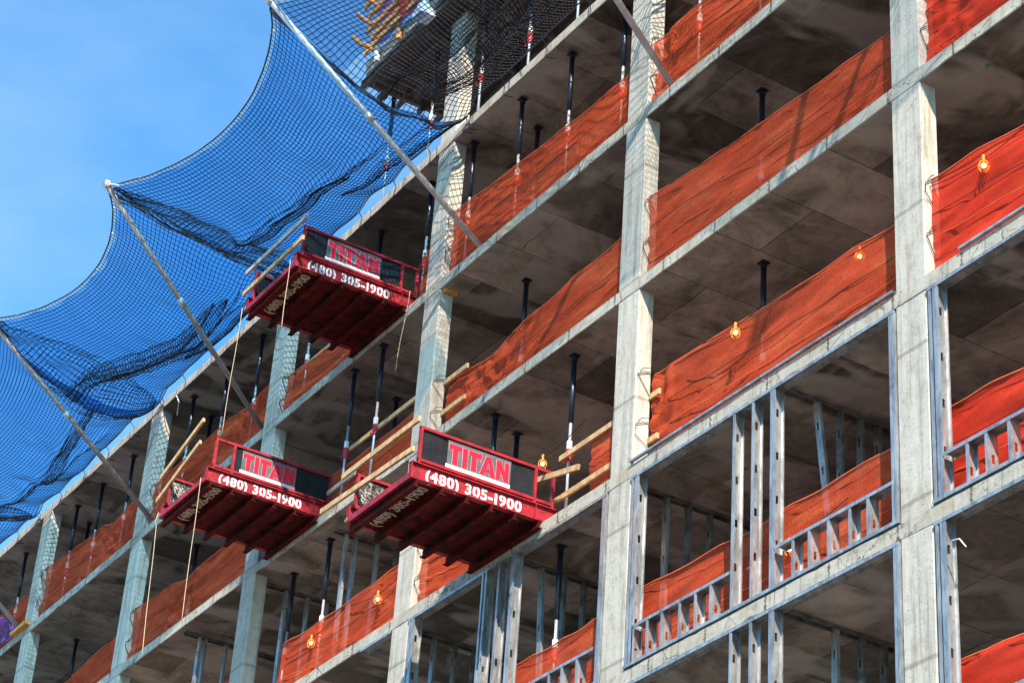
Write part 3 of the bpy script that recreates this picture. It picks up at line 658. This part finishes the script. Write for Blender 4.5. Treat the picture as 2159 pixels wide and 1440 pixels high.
for lab, loc in (('lit caged bulb on the red net right of the nearest column', (1.52, .08, -2.03)), ('dim caged bulb behind the orange net close to the nearest column', (-1.05, .34, -1.86)), ('lit caged bulb above the corner of the lowest loading platform', (-8.14, .15, -1.93)),
                 ('lit caged bulb on the orange net left of the third column', (-13.16, .2, -2.33)), ('lit caged bulb lowest on the orange net near the bottom edge', (-15.5, .2, -2.32)), ('lit caged bulb glowing behind the sill studs', (-2.35, .25, -5.48))):
    copy_thing(l0, loc, lab)
# ------------------------------------------------------------------ outrigger poles and canopy nets
POLES = [(11.0, 12.3), (.82, 5.0), (-5.017, -4.23), (-10.551, -10.68), (-18.578, -17.42), (-23.688, -23.5), (-31.03, -30.9), (-37.5, -37.4)]
PL = ['beyond the right picture edge', 'at the upper right beyond the nearest column', 'crossing the second column at the upper edge', 'with its tip at the top edge', 'with its tip against the sky at left', 'rising to the left picture edge', 'at the lower left corner', 'beyond the left picture edge']
PL.append('doubling the pole above the nearest column')
for i, (xb, xt) in enumerate(POLES + [(-1.04, 4.85)]):
    t = thing('outrigger_pole', 'steel outrigger pole on the second slab, ' + PL[i], 'pole', (xb, .27, ZS(1)), 'outrigger poles carrying the canopy nets')
    dx = (xt - xb) / 4.2; a = Vector((xb - dx * .27, .27, 3.06)); b = Vector((xt + dx * .05, -4.26, 6.45)); d = (b - a)
    mb = MB(); mb.tube([a, a + d * .5, b], .052, 12); mb.build('tube', M['pole'] if i not in (4, 5) else M['pole_brown'], t, True)
    mb = MB(); mb.tube([a + d * .52, a + d * .55], .062, 12); mb.build('sleeve', M['pole'], t, True)
    mb = MB(); mb.box((a.x - .09, a.y - .06, 3.055), (a.x + .09, a.y + .12, 3.075)); mb.box((a.x - .075, a.y - .03, 3.075), (a.x - .058, a.y + .07, 3.2)); mb.box((a.x + .058, a.y - .03, 3.075), (a.x + .075, a.y + .07, 3.2)); mb.build('foot', M['pole_brown'], t)
    mb = MB(); p = b - d * .01
    for q in range(3):
        mb.tube([p + Vector((.075 * math.cos(s_ * math.pi / 4), .03 * q - .03, .075 * math.sin(s_ * math.pi / 4))) for s_ in range(9)], .012, 5)
    mb.tube([p, p + Vector((.12, .1, -.03)), p + Vector((.26, .16, -.10))], .016, 5); mb.tube([p, p + Vector((-.1, -.05, -.02))], .008, 4)
    mb.build('lashing', M['white_rope'], t)
ATT = [12.0, 4.0, -4.6, -11.1, -17.5, -23.9, -30.9, -37.4]
SG = [.5, .5, .55, .72, .22, .98, .6, .5]
def canopy(i):
    # panel between pole i (right) and i+1 (left)
    xa, xb = POLES[i + 1][1], POLES[i][1]; aa, ab = ATT[i + 1], ATT[i]; sa, sb = SG[i + 1], SG[i]
    def f(u, v):
        # u: 0 left .. 1 right ; v: 0 slab .. 1 rope
        bow = 4 * u * (1 - u)
        gap = .06 + (.07 + .09 * noise.noise(Vector((u * 7, i * 3.7, 0))) + .04 * abs(math.sin(math.pi * u * 5))) * min(1, 12 * u, 12 * (1 - u))
        yo = 4.2 - .95 * bow ** .9; y = -(gap + (yo - gap) * v)
        x = (aa + (ab - aa) * u) * (1 - v) + (xa + (xb - xa) * u) * v
        z = 6.14 + (.26 - .13 * bow) * v
        wv = math.sin(math.pi * v ** .72)
        ea = math.exp(-(u / .10) ** 2); eb = math.exp(-((1 - u) / .10) ** 2); e2 = math.exp(-(u / .03) ** 2); e3 = math.exp(-((1 - u) / .03) ** 2)
        mid = .42
        sag = sa * (.55 * ea + .45 * e2) + sb * (.55 * eb + .45 * e3) + mid * (1 - max(ea, eb))
        c1 = .36 + .10 * math.sin(u * 4 + i * 2.1) - .10 * u; cr = math.exp(-((v - c1) / .035) ** 2) * .17 * math.sin(math.pi * min(1, u * 1.1)) ** .5
        c2 = .16 + .05 * math.sin(u * 7 + i); cr += math.exp(-((v - c2) / .03) ** 2) * .12 * max(0, math.sin(math.pi * u * 1.7 + i))
        nz = noise.noise(Vector((x * .8, y * .8, i * 3.))) * .12 + noise.noise(Vector((x * 2.2, y * .9, i))) * .05 + noise.noise(Vector((x * 7, y * 2, i + 9))) * .012
        z += -(sag) * wv - cr + nz * wv
        x += noise.noise(Vector((x * 2, y * 2, 5 + i))) * .05
        return Vector((x, y, z))
    return f, (xa, xb, aa, ab)
CL = ['black mesh canopy net beyond the right picture edge', 'black mesh canopy net panel high at the upper right', 'black mesh canopy net covering the formwork at the top edge', 'large blue canopy net panel under the sky between two long poles', 'blue canopy net panel with a dark bundled fold at left', 'blue canopy net panel at the left picture edge', 'blue canopy net panel beyond the lower left edge']
for i in range(7):
    f, (xa, xb, aa, ab) = canopy(i); wid = abs(xb - xa); t = thing('canopy_net', CL[i], 'canopy net', ((xa + xb) / 2, -2, 6.3), 'debris canopy nets above the second slab')
    cell = .096; nu = int(wid / cell); nv = 43; mb = MB()
    jit = lambda a, b: f(a, b)
    for a in range(nu + 1): mb.tube([f(a / nu, b / nv) for b in range(0, nv + 1)], .0078, 3, False)
    for b in range(1, nv): mb.tube([f(a / nu, b / nv) for a in range(0, nu + 1)], .0078, 3, False)
    mb.build('coarse_mesh', M['twine'], t)
    # finer debris film, held a little inside of the rope in scallops
    def g2(u, v, f=f):
        sc = .982 - .014 * abs(math.sin(math.pi * u * 6)) - .012 * noise.noise(Vector((u * 9, i, 0))); return f(u, .012 + v * (sc - .012)) + Vector((0, 0, .012))
    if i >= 2: sheet((lambda u, v: tuple(g2(u * .6, .64 + .36 * v))) if i == 2 else (lambda u, v: tuple(g2(u, v))), 90, 40).build('fine_film', M['liner_thin' if i <= 2 else 'liner'], t, True)
    mb = MB(); mb.tube([f(a / 60, 1.0) + Vector((0, 0, .004)) for a in range(61)], .015, 6); mb.build('edge_rope', M['rope'], t, True)
    mb = MB(); mb.tube([f(a / 90, 0.0) for a in range(91)], .011, 5); mb.build('inner_rope', M['rope'], t, True)
    mb = MB()
    for q in range(1, 7):
        p = f((q - .5) / 6.0 + .03 * math.sin(q * 9), 1.0); mb.tube([p + Vector((.03 * math.cos(s_), .02, .03 * math.sin(s_))) for s_ in (0, 1.2, 2.4, 3.6, 4.8, 6.1)], .012, 5)
    mb.build('knot', M['white_rope'], t)
    for q in range(6):
        mb = MB(); p = f(q / 5 if 0 < q < 5 else (.01 if q == 0 else .99), 0); mb.tube([p, p + Vector((-.06, .04 - p.y * .5, -.06)), (p.x - .1, -.02, 6.0), (p.x - .12, -.022, 5.90), (p.x - .1, .15, 5.925)], .009, 4); mb.build('tie_cord', M['rope'], t)
    # gathered seam bundle at the right-hand pole
    if i >= 1:
        mb = MB(); f0 = f
        for q in range(5):
            rr_ = random.Random(i * 10 + q); ph = rr_.uniform(0, 6)
            mb.tube([f0(1 - .004 * q - .02 * abs(math.sin(b / 30 * 3 + ph)), b / 30) + Vector((.03 * math.sin(b * .7 + ph), 0, -.02 - .03 * abs(math.sin(b * .4 + ph)))) for b in range(31)], .012 if q else .018, 4)
        mb.build('seam_bundle', M['rope'], t)
    # long bunched folds running along the panel
    mb = MB()
    for q in range(7):
        rr_ = random.Random(i * 31 + q); ph = rr_.uniform(0, 6); oo = rr_.uniform(-.03, .03)
        u0 = rr_.uniform(0, .12); u1 = rr_.uniform(.55, .9)
        mb.tube([f(u0 + (u1 - u0) * s_ / 40, .36 + .10 * math.sin((u0 + (u1 - u0) * s_ / 40) * 4 + i * 2.1) - .10 * (u0 + (u1 - u0) * s_ / 40) + oo * math.sin(math.pi * s_ / 40 + ph * .1)) + Vector((0, 0, .01 * math.sin(s_ + ph))) for s_ in range(41)], .007, 3, False)
    mb.build('bunched_fold', M['twine'], t)
    if i in (2, 3, 4, 5):                                   # a second, hanging layer where the net is doubled over
        for (ua, ub, vc, vw, dz) in {2: [(.02, .98, .34, .30, .12), (.0, .95, .52, .08, .10)], 3: [(.10, .62, .30, .07, .10), (.50, .97, .16, .06, .06)], 4: [(.0, .80, .40, .13, .26), (.0, .75, .44, .07, .40), (.35, .97, .20, .06, .10)], 5: [(.30, .95, .30, .07, .14)]}[i]:
            mb = MB(); n1 = int(wid * (ub - ua) / .075); n2 = max(6, int(vw * 42))
            def f3(a, b):
                tp = math.sin(math.pi * min(.999, max(.001, a))) ** .6; uu = ua + (ub - ua) * a
                vv = vc + .10 * math.sin(uu * 4 + i * 2.1) - .10 * uu + (b - .5) * vw * tp
                return f(uu, max(.02, vv)) + Vector((.03 * math.sin(a * 23), 0, -.012 - dz * math.sin(math.pi * b) * tp))
            for a in range(n1 + 1): mb.tube([f3(a / n1, b / n2) for b in range(n2 + 1)], .007, 3, False)
            for b in range(n2 + 1): mb.tube([f3(a / n1, b / n2) for a in range(n1 + 1)], .007, 3, False)
            mb.build('doubled_net', M['twine'], t)
    if i in (3, 4, 5):                                      # slack net gathered along the left-hand seam
        wg, dg_ = {3: (.10, .10), 4: (.17, .34), 5: (.08, .12)}[i]
        mb = MB(); a1, b1 = 12, 40
        def f4(a, b): return f(.002 + wg * a * math.sin(math.pi * min(.97, b + .03)) ** .7, .04 + .94 * b) + Vector((0, 0, -.01 - dg_ * math.sin(math.pi * b) * math.sin(math.pi * min(1, a + .15)) - .02 * math.sin(b * 30 + a * 9)))
        for a in range(a1 + 1): mb.tube([f4(a / a1, b / b1) for b in range(b1 + 1)], .0078, 3, False)
        for b in range(b1 + 1): mb.tube([f4(a / a1, b / b1) for a in range(a1 + 1)], .0078, 3, False)
        mb.build('gathered_net', M['twine'], t)
# slack lines hanging from the loading platforms
def rope(label, pts, r=.0065, m='tan_rope'):
    mb = MB(); mb.tube(pts, r, 5); o = mb.build('hanging_rope', M[m], None, True, org=Vector(pts[0])); tag(o, label, 'rope', 'slack lines hanging from the loading platforms')
def hang(x, y, z0, z1, s=.03, dx=0):
    n = 14; return [(x + dx * i / n + s * math.sin(i * .5), y, z0 + (z1 - z0) * i / n) for i in range(n + 1)]
rope('tan rope looped on the outer corner of the left loading platform', [(-17.2, -2.25, .07), (-17.23, -2.27, -.1), (-17.2, -2.25, -.22)] + hang(-17.2, -2.25, -.25, -2.8, .01, .3)[1:])
rope('tan rope hanging from the near corner of the left loading platform', hang(-15.43, -2.26, .03, -2.7, .012, .1))
rope('tan rope hanging from the far corner of the highest loading platform', hang(-14.68, -2.26, 3.08, .6, .015, -.1))
rope('tan rope hanging under the near corner of the highest loading platform', hang(-12.86, -2.26, 3.15, 1.8, .01, 0))
rope('frayed tan rope hanging at the inner end of the highest loading platform', hang(-12.58, -.08, 3.24, 1.75, .02, -.25))
mb = MB(); mb.tube([(.86, -.03, -6.75), (.90, -.06, -6.68), (1.02, -.06, -6.70), (1.10, -.04, -6.82)], .009, 5); tag(mb.build('loose_cord', M['white_rope']), 'short white cord tied to the stud at the lower right', 'cord')
mb = MB(); mb.tube([(-23.2, -.05, 5.98), (-23.1, -.02, 5.86), (-23.05, 0.02, 5.72), (-23.25, .1, 5.52)], .014, 5); tag(mb.build('loose_cord', M['white_rope']), 'white cord end dangling over the highest slab above the fifth column', 'cord')
for o in COL.objects:
    if 'label' in o and len(o['label'].split()) > 16: print('LONG', o.name, o['label'])
